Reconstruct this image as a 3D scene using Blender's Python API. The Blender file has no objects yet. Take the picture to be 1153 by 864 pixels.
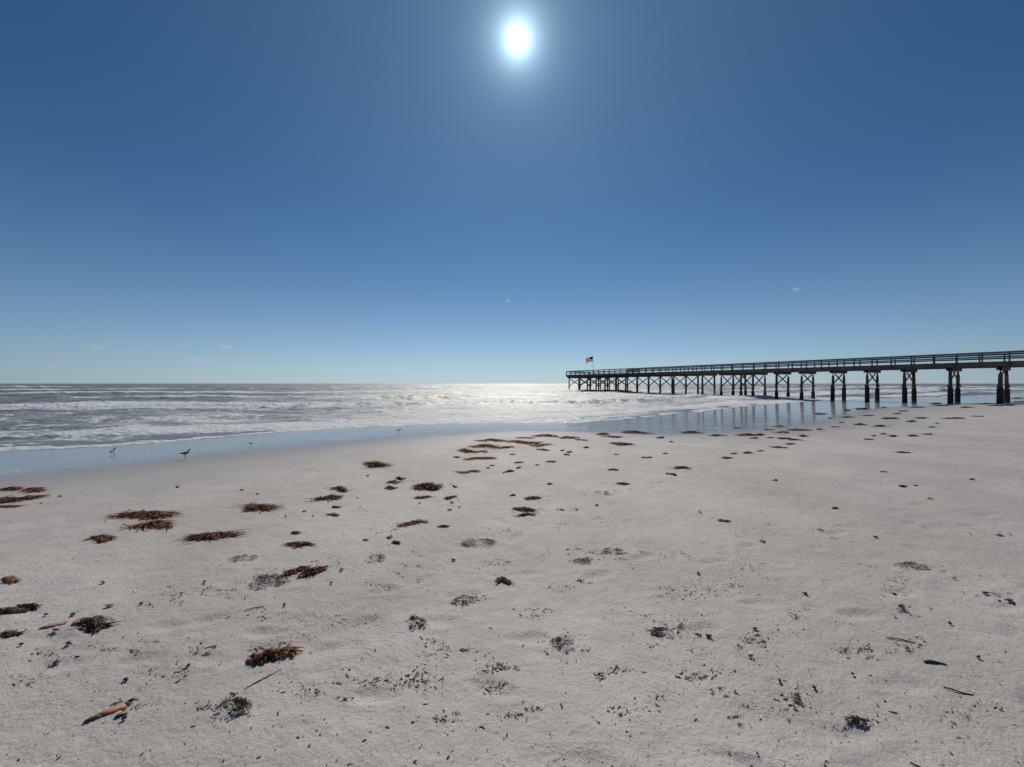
import bpy, math, random
import numpy as np
from mathutils import Vector, Matrix

random.seed(7)
rng = np.random.default_rng(11)
scene = bpy.context.scene
col = scene.collection
F, CX, CY, EYE = 410.0, 576.5, 432.0, 2.2        # focal length in photo pixels, camera height above the water

# ------------------------------------------------------------------ helpers
def tag(o, label=None, cat=None, group=None, kind=None):
    if label: o['label'] = label
    if cat: o['category'] = cat
    if group: o['group'] = group
    if kind: o['kind'] = kind
    return o

def empty(name, loc=(0, 0, 0), rz=0.0):
    o = bpy.data.objects.new(name, None)
    o.location = loc; o.rotation_euler = (0, 0, rz); o.empty_display_size = .3
    col.objects.link(o)
    return o

class MB:
    def __init__(s): s.v = []; s.f = []
    def quadbox(s, ring0, ring1):
        b = len(s.v); n = len(ring0)
        s.v += [tuple(p) for p in ring0] + [tuple(p) for p in ring1]
        for i in range(n):
            j = (i + 1) % n
            s.f.append((b + i, b + j, b + n + j, b + n + i))
        s.f.append(tuple(b + i for i in reversed(range(n))))
        s.f.append(tuple(b + n + i for i in range(n)))
    def beam(s, p0, p1, w, h, up=(0, 0, 1)):
        p0, p1 = Vector(p0), Vector(p1)
        d = (p1 - p0).normalized()
        side = d.cross(Vector(up))
        if side.length < 1e-4: side = Vector((1, 0, 0))
        side.normalize(); u = side.cross(d).normalized()
        r = [side * (a * w / 2) + u * (b * h / 2) for a, b in ((-1, -1), (1, -1), (1, 1), (-1, 1))]
        s.quadbox([p0 + q for q in r], [p1 + q for q in r])
    def tube(s, pts, rad, n=8, cap=True):
        pts = [Vector(p) for p in pts]
        b = len(s.v)
        for k, p in enumerate(pts):
            d = (pts[min(k + 1, len(pts) - 1)] - pts[max(k - 1, 0)]).normalized()
            a = d.cross(Vector((0, 0, 1)))
            if a.length < 1e-3: a = Vector((1, 0, 0))
            a.normalize(); c = a.cross(d)
            r = rad[k] if isinstance(rad, (list, tuple)) else rad
            for i in range(n):
                t = 2 * math.pi * i / n
                s.v.append(tuple(p + a * (r * math.cos(t)) + c * (r * math.sin(t))))
        for k in range(len(pts) - 1):
            for i in range(n):
                j = (i + 1) % n
                s.f.append((b + k * n + i, b + k * n + j, b + (k + 1) * n + j, b + (k + 1) * n + i))
        if cap:
            s.f.append(tuple(b + i for i in reversed(range(n))))
            e = b + (len(pts) - 1) * n
            s.f.append(tuple(e + i for i in range(n)))
    def build(s, name, m, parent=None, smooth=False):
        me = bpy.data.meshes.new(name)
        me.from_pydata(s.v, [], s.f)
        me.materials.append(m)
        if smooth: me.polygons.foreach_set('use_smooth', [True] * len(me.polygons))
        me.update()
        o = bpy.data.objects.new(name, me); col.objects.link(o)
        if parent: o.parent = parent
        return o

def raw_mesh(name, V, Q, m, smooth=True, parent=None):
    me = bpy.data.meshes.new(name)
    V = np.asarray(V, np.float32); Q = np.asarray(Q, np.int32)
    k = Q.shape[1]
    me.vertices.add(len(V)); me.vertices.foreach_set('co', V.ravel())
    me.loops.add(Q.size); me.loops.foreach_set('vertex_index', Q.ravel())
    me.polygons.add(len(Q))
    me.polygons.foreach_set('loop_start', np.arange(0, Q.size, k, dtype=np.int32))
    me.polygons.foreach_set('loop_total', np.full(len(Q), k, np.int32))
    me.polygons.foreach_set('use_smooth', np.full(len(Q), smooth, bool))
    me.update(calc_edges=True); me.validate()
    me.materials.append(m)
    o = bpy.data.objects.new(name, me); col.objects.link(o)
    if parent: o.parent = parent
    return o

def _hash(ix, iy, seed):
    h = (ix.astype(np.int64) * 374761393 + iy.astype(np.int64) * 668265263 + seed * 974711) & 0xffffffff
    h = ((h ^ (h >> 13)) * 1274126177) & 0xffffffff
    h = (h ^ (h >> 16)) & 0xffffff
    return h / float(0xffffff)

def vnoise(x, y, seed=0):
    x0 = np.floor(x); y0 = np.floor(y)
    fx = x - x0; fy = y - y0
    fx = fx * fx * fx * (fx * (fx * 6 - 15) + 10); fy = fy * fy * fy * (fy * (fy * 6 - 15) + 10)
    a = _hash(x0, y0, seed); b = _hash(x0 + 1, y0, seed)
    c = _hash(x0, y0 + 1, seed); d = _hash(x0 + 1, y0 + 1, seed)
    return (a * (1 - fx) + b * fx) * (1 - fy) + (c * (1 - fx) + d * fx) * fy * 1.0

def fbm(x, y, seed=0, octv=4, gain=.5):
    t = 0; a = 1; s = 0
    for i in range(octv):
        t = t + a * vnoise(x * 2 ** i + 17.3 * i, y * 2 ** i - 9.1 * i, seed + i * 31); s += a; a *= gain
    return t / s                                                    # 0..1

# ------------------------------------------------------------------ beach profile
S0 = np.array([(-400, -330), (-70, -30), (-30, 3), (-16.1, 11.4), (-13.2, 12.7), (-10.5, 15.6), (-7.8, 18), (-3.7, 19.6), (-.3, 19.8), (3, 19.8),
               (8.4, 24.4), (16.4, 30), (33.9, 43), (47, 50), (62.6, 56), (90, 68), (200, 130), (900, 520)], float)
S1 = np.array([(-400, -360), (-60, -46), (-20, -2.5), (-10.2, 7.26), (-9.4, 8.1), (-8.5, 9.2), (-7.3, 10.8), (-5.4, 12.6), (-2.7, 14.6), (-.6, 15.9), (2.4, 15.9),
               (4.5, 15.2), (6.4, 14.6), (10.1, 15.2), (14.9, 17.8), (23.2, 24.8), (34.1, 31.5), (45.6, 35.7), (54.8, 39), (160, 110), (900, 480)], float)
def smooth_line(P):
    x = np.unique(np.concatenate([np.linspace(-60, 100, 321), [-400, -200, -100, 150, 250, 500, 900]]))
    y = np.interp(x, P[:, 0], P[:, 1])
    core = (x >= -60) & (x <= 100)
    yc = y[core]; k = np.hanning(9); k /= k.sum()
    yc = np.convolve(np.pad(yc, 4, mode='edge'), k, 'valid')
    yc[:6] = y[core][:6]; yc[-6:] = y[core][-6:]
    y[core] = yc
    return np.stack([x, y], 1)
L0, L1 = smooth_line(S0), smooth_line(S1)

def sdist(X, Y, L):
    """signed distance to a line y(x): positive on the sea side"""
    X = np.asarray(X, float); Y = np.asarray(Y, float)
    best = np.full(X.shape, 1e18)
    for (ax, ay), (bx, by) in zip(L[:-1], L[1:]):
        dx, dy = bx - ax, by - ay
        t = np.clip(((X - ax) * dx + (Y - ay) * dy) / (dx * dx + dy * dy), 0, 1)
        q = (X - ax - t * dx) ** 2 + (Y - ay - t * dy) ** 2
        np.minimum(best, q, out=best)
    d = np.sqrt(best)
    return np.where(Y > np.interp(X, L[:, 0], L[:, 1]), d, -d)

def grid_field(fn, xs, ys):
    """evaluate on a coarse lattice of the coordinates then interpolate"""
    XX, YY = np.meshgrid(xs, ys)
    return fn(XX, YY)

# lattice used for the smooth part of the terrain
gx = np.concatenate([-np.geomspace(900, 62, 30), np.linspace(-60, 100, 481), np.geomspace(102, 900, 30)])
gy = np.concatenate([-np.geomspace(600, 12, 30), np.linspace(-10, 75, 341), np.geomspace(76, 900, 30)])
GX, GY = np.meshgrid(gx, gy)
D0, D1 = sdist(GX, GY, L0), sdist(GX, GY, L1)
z1 = np.interp(GX, [-12, -6, -1, 3, 8, 30, 60], [.20, .17, .11, .12, .16, .20, .22])
inland = z1 + .46 * (1 - np.exp(-np.maximum(-D1, 0) / 8.0)) + .004 * np.clip(-D1 - 25, 0, 400)
between = z1 * np.abs(D0) / (np.abs(D0) + np.abs(D1) + 1e-6)
sea = -.03 * np.maximum(D0, 0)
HB = np.where(D1 < 0, inland, np.where(D0 < 0, between, np.maximum(sea, -2.0)))
for _ in range(2):   # soften the breaks of slope
    P = np.pad(HB, 1, mode='edge')
    HB = (P[:-2, 1:-1] + P[2:, 1:-1] + P[1:-1, :-2] + P[1:-1, 2:] + 2 * P[1:-1, 1:-1]) / 6

def bil(field, X, Y):
    X = np.clip(X, gx[0], gx[-1] - 1e-3); Y = np.clip(Y, gy[0], gy[-1] - 1e-3)
    i = np.clip(np.searchsorted(gx, X, 'right') - 1, 0, len(gx) - 2); j = np.clip(np.searchsorted(gy, Y, 'right') - 1, 0, len(gy) - 2)
    fx = (X - gx[i]) / (gx[i + 1] - gx[i]); fy = (Y - gy[j]) / (gy[j + 1] - gy[j])
    return (field[j, i] * (1 - fx) + field[j, i + 1] * fx) * (1 - fy) + (field[j + 1, i] * (1 - fx) + field[j + 1, i + 1] * fx) * fy

# footprints, mostly weathered, on the dry sand
prints = []
def trail(x, y, ang, n, step=.62, seed=0):
    r = random.Random(seed)
    for k in range(n):
        ang += r.uniform(-.07, .07)
        x += math.cos(ang) * step; y += math.sin(ang) * step
        s = .11 if k % 2 else -.11
        prints.append((x - math.sin(ang) * s, y + math.cos(ang) * s, ang + r.uniform(-.15, .15), r.uniform(.5, 1.0)))
trail(-7, 1.2, .35, 34, seed=1); trail(-2.5, 1.4, .75, 26, seed=2); trail(9, 2.2, 2.5, 22, seed=3); trail(1.0, 1.8, .2, 26, seed=4)
trail(12, 9, 3.3, 26, seed=5); trail(4, 3.2, 1.3, 12, seed=6); trail(-5, 3.0, -.2, 22, seed=8); trail(2, 8, .1, 26, seed=9)
trail(-3, 2.4, .1, 20, seed=21); trail(0, 5.5, .45, 24, seed=22); trail(3, 2, .9, 16, seed=23)

def wetness(X, Y):
    d1 = bil(D1, X, Y) + 1.0 * (fbm(X * .5, Y * .5, 77, 3) - .5)
    return d1

def ground(X, Y, detail=True):
    X = np.asarray(X, float); Y = np.asarray(Y, float)
    h = bil(HB, X, Y)
    d1 = bil(D1, X, Y)
    dry = np.clip((-d1 - .3) / 3.0, 0, 1); dry = dry * dry * (3 - 2 * dry)
    near = np.clip(1.5 - np.hypot(X, Y) / 120, 0, 1)
    h = h + near * (.05 * (fbm(X * .22, Y * .22, 3, 3) - .5) * dry + .012 * (fbm(X * .35, Y * .35, 5, 2) - .5) * (1 - dry) * 0.5)
    if detail:
        m = fbm(X * .5 + 4, Y * .5, 12, 3)
        h = h + dry * (.022 * (fbm(X * 1.6, Y * 1.6, 21, 3) - .5) + .014 * np.clip(m * 1.6 - .3, .2, 1) * (fbm(X * 6, Y * 7.5, 31, 3, .6) - .5))
        # churned patches
        ch = np.clip((fbm(X * .8, Y * .9, 41, 3) - .5) * 6, 0, 1)
        h = h + dry * ch * .012 * (np.abs(fbm(X * 11, Y * 12, 51, 2) - .5) * 2 - .4)
        grid = X.ndim == 2 and X.size > 1e5
        if grid: xa, ya = X[0], Y[:, 0]
        x_lo, x_hi, y_lo, y_hi = X.min() - .3, X.max() + .3, Y.min() - .3, Y.max() + .3
        for (px, py, a, s) in prints:
            if px < x_lo or px > x_hi or py < y_lo or py > y_hi: continue
            if grid:
                i0, i1 = np.searchsorted(xa, (px - .3, px + .3)); j0, j1 = np.searchsorted(ya, (py - .3, py + .3))
                if i1 <= i0 or j1 <= j0: continue
                sel = (slice(j0, j1), slice(i0, i1))
            else:
                sel = (np.abs(X - px) < .3) & (np.abs(Y - py) < .3)
                if not sel.any(): continue
            dx = X[sel] - px; dy = Y[sel] - py
            u = (dx * math.cos(a) + dy * math.sin(a)) / .14; v = (-dx * math.sin(a) + dy * math.cos(a)) / (.052 + .012 * np.clip(u, -1, 1))
            r2 = u * u + v * v
            h[sel] += s * dry[sel] * (-.017 * np.exp(-r2 ** 2 * .9) + .007 * np.exp(-(np.sqrt(r2) - 1.35) ** 2 / .06))
    return h

def ground1(x, y, detail=True):
    return float(ground(np.array([x]), np.array([y]), detail)[0])

def at(px, py):
    """point of the beach seen at a photo pixel"""
    t = (py - CY) / F
    Y = 2.0 / t
    for _ in range(30):
        X = (px - CX) / F * Y
        Y += .7 * ((EYE - max(ground1(X, Y, False), 0.0)) / t - Y)
    X = (px - CX) / F * Y
    return X, Y

# ------------------------------------------------------------------ materials
def new_mat(name):
    m = bpy.data.materials.new(name); m.use_nodes = True
    nt = m.node_tree; nt.nodes.clear()
    return m, nt, nt.nodes, nt.links
class G:
    """small node-graph writer"""
    def __init__(s, name):
        s.m, s.nt, s.N, s.L = new_mat(name)
        s.out = s.N.new('ShaderNodeOutputMaterial')
    def node(s, t, **kw):
        n = s.N.new(t)
        for k, v in kw.items():
            if k.startswith('_'): setattr(n, k[1:], v)
        return n
    def put(s, sock, v):
        if isinstance(v, bpy.types.NodeSocket): s.L.new(v, sock)
        elif isinstance(v, (tuple, list)) and len(v) == 3 and sock.type == 'RGBA': sock.default_value = (*v, 1)
        else: sock.default_value = v
    def math(s, op, a, b=0.0, c=None, clamp=False):
        n = s.N.new('ShaderNodeMath'); n.operation = op; n.use_clamp = clamp
        s.put(n.inputs[0], a); s.put(n.inputs[1], b)
        if c is not None: s.put(n.inputs[2], c)
        return n.outputs[0]
    def coord(s, scale=(1, 1, 1), rot=(0, 0, 0), world=False):
        if world:
            t = s.N.new('ShaderNodeNewGeometry').outputs['Position']
        else:
            t = s.N.new('ShaderNodeTexCoord').outputs['Object']
        mp = s.N.new('ShaderNodeMapping'); mp.inputs['Scale'].default_value = scale; mp.inputs['Rotation'].default_value = rot
        s.L.new(t, mp.inputs['Vector'])
        return mp.outputs[0]
    def noise(s, vec, scale, detail=4, rough=.55, dist=0):
        n = s.N.new('ShaderNodeTexNoise'); s.L.new(vec, n.inputs['Vector'])
        n.inputs['Scale'].default_value = scale; n.inputs['Detail'].default_value = detail
        n.inputs['Roughness'].default_value = rough; n.inputs['Distortion'].default_value = dist
        return n.outputs['Fac']
    def voro(s, vec, scale, feature='F1', rnd=1.0):
        n = s.N.new('ShaderNodeTexVoronoi'); n.feature = feature; s.L.new(vec, n.inputs['Vector'])
        n.inputs['Scale'].default_value = scale; n.inputs['Randomness'].default_value = rnd
        return n.outputs['Distance'], n.outputs.get('Color')
    def ramp(s, fac, stops):
        n = s.N.new('ShaderNodeValToRGB'); s.put(n.inputs[0], fac)
        e = n.color_ramp.elements
        while len(e) < len(stops): e.new(.5)
        for el, (p, c) in zip(e, stops):
            el.position = p; el.color = (*c, 1) if isinstance(c, tuple) else (c, c, c, 1)
        return n.outputs[0]
    def maprange(s, v, a, b, c=0, d=1):
        n = s.N.new('ShaderNodeMapRange'); s.put(n.inputs[0], v)
        n.interpolation_type = 'SMOOTHSTEP'
        for i, q in enumerate((a, b, c, d)): s.put(n.inputs[i + 1], q)
        return n.outputs[0]
    def mix(s, f, a, b):
        n = s.N.new('ShaderNodeMix'); n.data_type = 'RGBA'
        s.put(n.inputs[0], f); s.put(n.inputs[6], a); s.put(n.inputs[7], b)
        return n.outputs[2]
    def mixf(s, f, a, b):
        n = s.N.new('ShaderNodeMix'); n.data_type = 'FLOAT'
        s.put(n.inputs[0], f); s.put(n.inputs[2], a); s.put(n.inputs[3], b)
        return n.outputs[0]
    def attr(s, name):
        n = s.N.new('ShaderNodeAttribute'); n.attribute_name = name
        return n.outputs['Fac']
    def bump(s, h, strength, dist, normal=None):
        n = s.N.new('ShaderNodeBump'); s.put(n.inputs['Height'], h)
        s.put(n.inputs['Strength'], strength); s.put(n.inputs['Distance'], dist)
        if normal is not None: s.L.new(normal, n.inputs['Normal'])
        return n.outputs[0]
    def bsdf(s, **kw):
        n = s.N.new('ShaderNodeBsdfPrincipled')
        for k, v in kw.items():
            s.put(n.inputs[k.replace('_', ' ')], v)
        return n.outputs[0]
    def finish(s, sh):
        s.L.new(sh, s.out.inputs['Surface']); return s.m

def mat_sand():
    g = G('sand')
    P = g.coord(world=True)
    wet = g.attr('wet')            # 0 dry .. 1 covered by a film of water
    damp = g.attr('damp')
    big = g.noise(P, .55, 4, .6)
    mid = g.noise(g.coord((1, 2.0, 1), (0, 0, .5), world=True), 1.6, 6, .68)
    fine = g.noise(P, 260, 2, .6)
    base = g.mix(g.maprange(big, .35, .68), (.390, .358, .332), (.490, .453, .422))
    base = g.mix(g.math('MULTIPLY', g.maprange(mid, .45, .75), .5), base, (.305, .283, .266))
    base = g.mix(g.math('MULTIPLY', g.maprange(fine, .35, .7), .35), base, (.54, .51, .48))
    # shell crumbs and dark grains
    d, c = g.voro(P, 42)
    sep = g.N.new('ShaderNodeSeparateColor'); g.L.new(c, sep.inputs[0])
    size = g.math('MULTIPLY', g.math('POWER', sep.outputs[0], 6.0), .30)
    speck = g.math('LESS_THAN', d, size)
    dens = g.maprange(g.noise(P, 1.1, 4, .65), .42, .66)
    speck = g.math('MULTIPLY', speck, dens)
    speckcol = g.mix(sep.outputs[1], (.05, .04, .035), (.25, .17, .12))
    base = g.mix(g.math('MULTIPLY', speck, .8), base, speckcol)
    d2, c2 = g.voro(P, 17)
    sep2 = g.N.new('ShaderNodeSeparateColor'); g.L.new(c2, sep2.inputs[0])
    shell = g.math('LESS_THAN', d2, g.math('MULTIPLY', g.math('POWER', sep2.outputs[0], 14.0), .22))
    base = g.mix(g.math('MULTIPLY', shell, .8), base, (.62, .59, .54))
    # damp and wet
    base = g.mix(g.math('MULTIPLY', damp, .85), base, (.33, .303, .282))
    base = g.mix(wet, base, (.275, .258, .244))
    # thin lace left by the last wave on the wet film
    Pl = g.coord((.6, 1.5, 1), (0, 0, -.35), world=True)
    le, _ = g.voro(Pl, 1.7, 'DISTANCE_TO_EDGE')
    lace = g.math('MULTIPLY', g.maprange(g.math('ADD', le, g.math('MULTIPLY', g.noise(Pl, 6, 5, .7), .16)), .12, .07), g.maprange(g.noise(Pl, .7, 4, .6), .50, .64))
    lace = g.math('MULTIPLY', g.math('MULTIPLY', lace, g.maprange(wet, .75, 1.0)), .75)
    base = g.mix(lace, base, (.75, .75, .74))
    drybump = g.math('SUBTRACT', 1.0, wet)
    h1 = g.noise(P, 9, 5, .62)
    h2 = g.noise(P, 45, 4, .6)
    hh = g.math('ADD', g.math('MULTIPLY', h1, .6), g.math('MULTIPLY', h2, .22))
    pit = g.math('MULTIPLY', g.math('ABSOLUTE', g.math('SUBTRACT', g.noise(P, 24, 4, .7), .5)), g.maprange(g.noise(P, .9, 5, .7), .44, .62))
    hh = g.math('ADD', hh, g.math('MULTIPLY', pit, .55))
    hh = g.math('ADD', hh, g.math('MULTIPLY', speck, .08))
    smoothness = g.mixf(damp, 1.0, .22)
    nrm = g.bump(hh, g.math('MULTIPLY', g.math('MULTIPLY', drybump, smoothness), .85), .035)
    nrm = g.bump(fine, g.math('MULTIPLY', drybump, .35), .004, nrm)
    # the film of water keeps a faint ripple
    Pr = g.coord((.5, 2.2, 1), world=True)
    nrm = g.bump(g.noise(Pr, 2.5, 3, .5), g.math('MULTIPLY', wet, .25), .012, nrm)
    rough = g.mixf(lace, g.mixf(wet, g.mixf(damp, .66, .44), .14), .7)
    sh = g.bsdf(Base_Color=base, Roughness=rough, Normal=nrm, IOR=1.40, Specular_IOR_Level=g.mixf(wet, .42, .5))
    return g.finish(sh)

def mat_water():
    g = G('sea_water')
    foam = g.attr('foam'); calm = g.attr('calm')
    P = g.coord(world=True)
    Pw = g.coord((.45, 1.0, 1), world=True)
    Pw2 = g.coord((.35, .8, 1), (0, 0, .35), world=True)
    n1 = g.noise(Pw, .75, 10, .70)
    n2 = g.noise(Pw2, 2.6, 8, .70)
    n3 = g.noise(Pw, .10, 6, .55)
    far = g.maprange(g.attr('dist'), 20, 160)
    hh = g.math('ADD', g.math('MULTIPLY', n1, .55), g.math('MULTIPLY', n2, .26))
    hh = g.math('ADD', hh, g.math('MULTIPLY', n3, g.mixf(far, .0, 2.2)))
    nb = g.bump(hh, g.mixf(calm, 1.0, .18), g.mixf(far, .5, 1.0))
    # unresolved wavelets: small facets tipped every way
    def facets(vec, scale, k):
        n = g.N.new('ShaderNodeTexNoise'); g.L.new(vec, n.inputs['Vector']); n.inputs['Scale'].default_value = scale; n.inputs['Detail'].default_value = 3; n.inputs['Roughness'].default_value = .7
        a = g.N.new('ShaderNodeVectorMath'); a.operation = 'SUBTRACT'; g.L.new(n.outputs['Color'], a.inputs[0]); a.inputs[1].default_value = (.5, .5, .5)
        b = g.N.new('ShaderNodeVectorMath'); b.operation = 'MULTIPLY'; g.L.new(a.outputs[0], b.inputs[0]); b.inputs[1].default_value = (1, 1, .0)
        c = g.N.new('ShaderNodeVectorMath'); c.operation = 'SCALE'; g.L.new(b.outputs[0], c.inputs[0]); g.put(c.inputs['Scale'], k)
        return c.outputs[0]
    def vadd(a, b):
        n = g.N.new('ShaderNodeVectorMath'); n.operation = 'ADD'; g.L.new(a, n.inputs[0]); g.L.new(b, n.inputs[1]); return n.outputs[0]
    rest = g.math('SUBTRACT', 1.0, calm)
    nb = vadd(vadd(nb, facets(g.coord((.5, 1, 1), world=True), 5.0, g.math('MULTIPLY', rest, g.mixf(far, 1.7, 1.6)))), facets(g.coord((.5, 1, 1), world=True), .9, g.math('MULTIPLY', rest, g.mixf(far, .7, 1.5))))
    nz = g.N.new('ShaderNodeVectorMath'); nz.operation = 'NORMALIZE'; g.L.new(nb, nz.inputs[0]); nb = nz.outputs[0]
    body = g.mix(g.maprange(g.noise(P, .05, 4, .5), .35, .65), (.075, .092, .094), (.115, .130, .122))
    body = g.mix(g.maprange(g.attr('dist'), 70, 20), body, (.15, .165, .165))
    water = g.bsdf(Base_Color=body, Roughness=g.mixf(far, g.mixf(calm, .38, .10), .57), IOR=1.333, Normal=nb, Specular_IOR_Level=g.mixf(calm, .9, .5), Coat_Weight=g.math('MULTIPLY', rest, .9), Coat_Roughness=.50, Coat_IOR=1.45, Coat_Normal=nb)
    # foam: ragged lace broken by noise at several sizes
    Pf = g.coord((.55, 1.0, 1), world=True)
    f1 = g.noise(Pf, .65, 9, .64, .7)
    f2 = g.noise(Pf, 5.5, 5, .65, .5)
    v, _ = g.voro(Pf, 2.6, 'DISTANCE_TO_EDGE')
    lace = g.math('SUBTRACT', .22, g.math('MULTIPLY', v, .9))
    t = g.math('ADD', g.math('MULTIPLY', f1, .70), g.math('MULTIPLY', f2, .30))
    t = g.math('ADD', t, g.math('MULTIPLY', lace, .25))
    thr = g.math('SUBTRACT', .80, g.math('MULTIPLY', foam, .62))
    mask = g.maprange(g.math('SUBTRACT', t, thr), -.02, .045)
    mask = g.math('MULTIPLY', mask, g.maprange(foam, .02, .10))
    fn = g.bump(g.math('ADD', f2, g.math('MULTIPLY', f1, .9)), .9, .30)
    fcol = g.mix(g.maprange(f2, .3, .7), (.68, .69, .69), (.90, .90, .90))
    fo = g.bsdf(Base_Color=fcol, Roughness=.52, Normal=fn, Specular_IOR_Level=.7)
    ms = g.N.new('ShaderNodeMixShader'); g.L.new(mask, ms.inputs[0]); g.L.new(water, ms.inputs[1]); g.L.new(fo, ms.inputs[2])
    return g.finish(ms.outputs[0])

def mat_wood(name, a, b, rough=.8):
    g = G(name)
    P = g.coord((1, 1, .25)); n = g.noise(P, 5, 5, .65); n2 = g.noise(g.coord(), 1.3, 3, .6)
    c = g.mix(g.maprange(n, .3, .7), a, b)
    c = g.mix(g.math('MULTIPLY', g.maprange(n2, .4, .7), .5), c, tuple(q * .6 for q in a))
    sh = g.bsdf(Base_Color=c, Roughness=rough, Normal=g.bump(n, .6, .02), Specular_IOR_Level=.3)
    return g.finish(sh)

def mat_weed(name, a, b, trans, scale=18, amount=.35):
    g = G(name)
    P = g.coord(world=True)
    n = g.noise(P, scale, 3, .6)
    c = g.mix(g.maprange(n, .32, .68), a, b)
    sh = g.bsdf(Base_Color=c, Roughness=.5, Specular_IOR_Level=.4)
    tr = g.N.new('ShaderNodeBsdfTranslucent'); g.L.new(g.mix(.5, c, trans), tr.inputs[0])
    ms = g.N.new('ShaderNodeMixShader'); ms.inputs[0].default_value = amount
    g.L.new(sh, ms.inputs[1]); g.L.new(tr.outputs[0], ms.inputs[2])
    return g.finish(ms.outputs[0])

def mat_plain(name, c, rough=.6, var=.25, scale=20, **kw):
    g = G(name)
    n = g.noise(g.coord(), scale, 3, .6)
    cc = g.mix(g.maprange(n, .3, .7), tuple(q * (1 - var) for q in c), c)
    return g.finish(g.bsdf(Base_Color=cc, Roughness=rough, **kw))

M_sand, M_water = mat_sand(), mat_water()
M_pile = mat_wood('weathered_pile_wood', (.11, .092, .078), (.21, .178, .152))
M_jacket = mat_wood('barnacled_pile_jacket', (.045, .043, .04), (.085, .08, .072), .9)
M_beam = mat_wood('pier_beam_wood', (.14, .105, .082), (.26, .195, .155))
M_rail = mat_wood('pier_rail_wood', (.10, .088, .078), (.20, .175, .152))
M_brown = mat_weed('brown_seaweed', (.15, .072, .033), (.56, .30, .14), (.7, .25, .06), 18, .45)
M_orange = mat_weed('rusty_seaweed', (.13, .042, .016), (.66, .33, .15), (.9, .40, .12), 18, .6)
M_dark = mat_weed('dark_dry_seaweed', (.065, .044, .031), (.23, .145, .09), (.22, .11, .04))
M_litter = mat_weed('seaweed_litter', (.14, .11, .09), (.34, .27, .215), (.3, .19, .12), 6)
M_twig = mat_weed('dark_twigs', (.09, .068, .052), (.27, .20, .145), (.22, .13, .07), 12)
M_scrap_pink = mat_plain('salmon_husk', (.66, .26, .14), .6, .45, 30)
M_bark = mat_plain('wet_bark', (.055, .045, .038), .6, .4, 30)

# ------------------------------------------------------------------ sand
def sand_sheet():
    tx = np.linspace(-math.asinh(6000 / 2.6), math.asinh(6000 / 2.6), 1250)
    xs = 2.6 * np.sinh(tx)
    ty = np.linspace(-math.asinh(400 / 2.2), math.asinh(7000 / 2.2), 1150)
    ys = 2.0 + 2.2 * np.sinh(ty)
    X, Y = np.meshgrid(xs, ys)
    H = ground(X, Y)
    d0 = bil(D0, X, Y); H = np.where(d0 > 60, -2.2, H)
    d1 = wetness(X, Y)
    wa = np.interp(X, [-3, 8], [-1.3, -.8]); wb_ = np.interp(X, [-8, -2, 5], [2.6, 1.6, .9]); wet = np.clip((d1 - wa) / (wb_ - wa), 0, 1); wet = wet * wet * (3 - 2 * wet)
    damp = np.clip(1 + (d1 + .3) / np.interp(X, [-12, -4, 0, 8, 30], [4.5, 4.0, 4.0, 3.0, 5.]), 0, 1)
    nx, ny = len(xs), len(ys)
    V = np.stack([X.ravel(), Y.ravel(), H.ravel()], 1)
    idx = np.arange(nx * ny).reshape(ny, nx)
    Q = np.stack([idx[:-1, :-1].ravel(), idx[:-1, 1:].ravel(), idx[1:, 1:].ravel(), idx[1:, :-1].ravel()], 1)
    o = raw_mesh('sand', V, Q, M_sand)
    for nm, arr in (('wet', wet), ('damp', damp)):
        a = o.data.attributes.new(nm, 'FLOAT', 'POINT'); a.data.foreach_set('value', arr.ravel().astype(np.float32))
    return tag(o, kind='structure')
sand_sheet()

# ------------------------------------------------------------------ sea
W1 = None
def line(pts): 
    p = np.array(pts, float); return lambda X: np.interp(X, p[:, 0], p[:, 1])
crests = [  # line, height, front width, back width, foam in front, foam behind, foam strength
    (line([(-60, -8), (-20, 13.6), (-14, 15.6), (-9.7, 17.8), (-5, 20.8), (0, 21.6), (4, 22.6), (12, 29), (30, 42), (60, 58), (120, 90)]), .15, .45, 1.6, 1.0, 3.6, 1.18),
    (line([(-80, -2), (-38, 14), (-20, 19.6), (-9, 23.5), (0, 25.5), (8, 29), (20, 36), (45, 54), (90, 80)]), .10, .6, 2.0, .5, 1.6, .45),
    (line([(-120, 10), (-60, 22), (-37, 27.0), (-18.7, 31), (5, 35), (20, 43), (45, 60), (80, 80), (150, 120)]), .46, .9, 2.6, 2.6, 8.0, 1.22),
    (line([(-160, 22), (-80, 36), (-30, 44), (0, 47), (25, 52), (60, 74), (150, 130)]), .34, 1.0, 3.0, 1.4, 3.6, .70),
    (line([(-260, 38), (-150, 52), (-90, 64), (-50, 74), (0, 79), (40, 82), (90, 108), (200, 170)]), .62, 1.3, 4.0, 2.2, 5.5, .85),
    (line([(-400, 60), (-150, 100), (-50, 118), (0, 122), (80, 128), (250, 220)]), .55, 1.6, 5.0, 2.0, 6.0, .70),
    (line([(-800, 110), (-200, 165), (0, 190), (150, 200), (500, 380)]), .6, 2.5, 7.0, 3.0, 8.0, .55),
    (line([(-1200, 200), (-200, 270), (0, 285), (200, 310), (900, 600)]), .6, 3, 9.0, 4.0, 10.0, .4),
]
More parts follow.
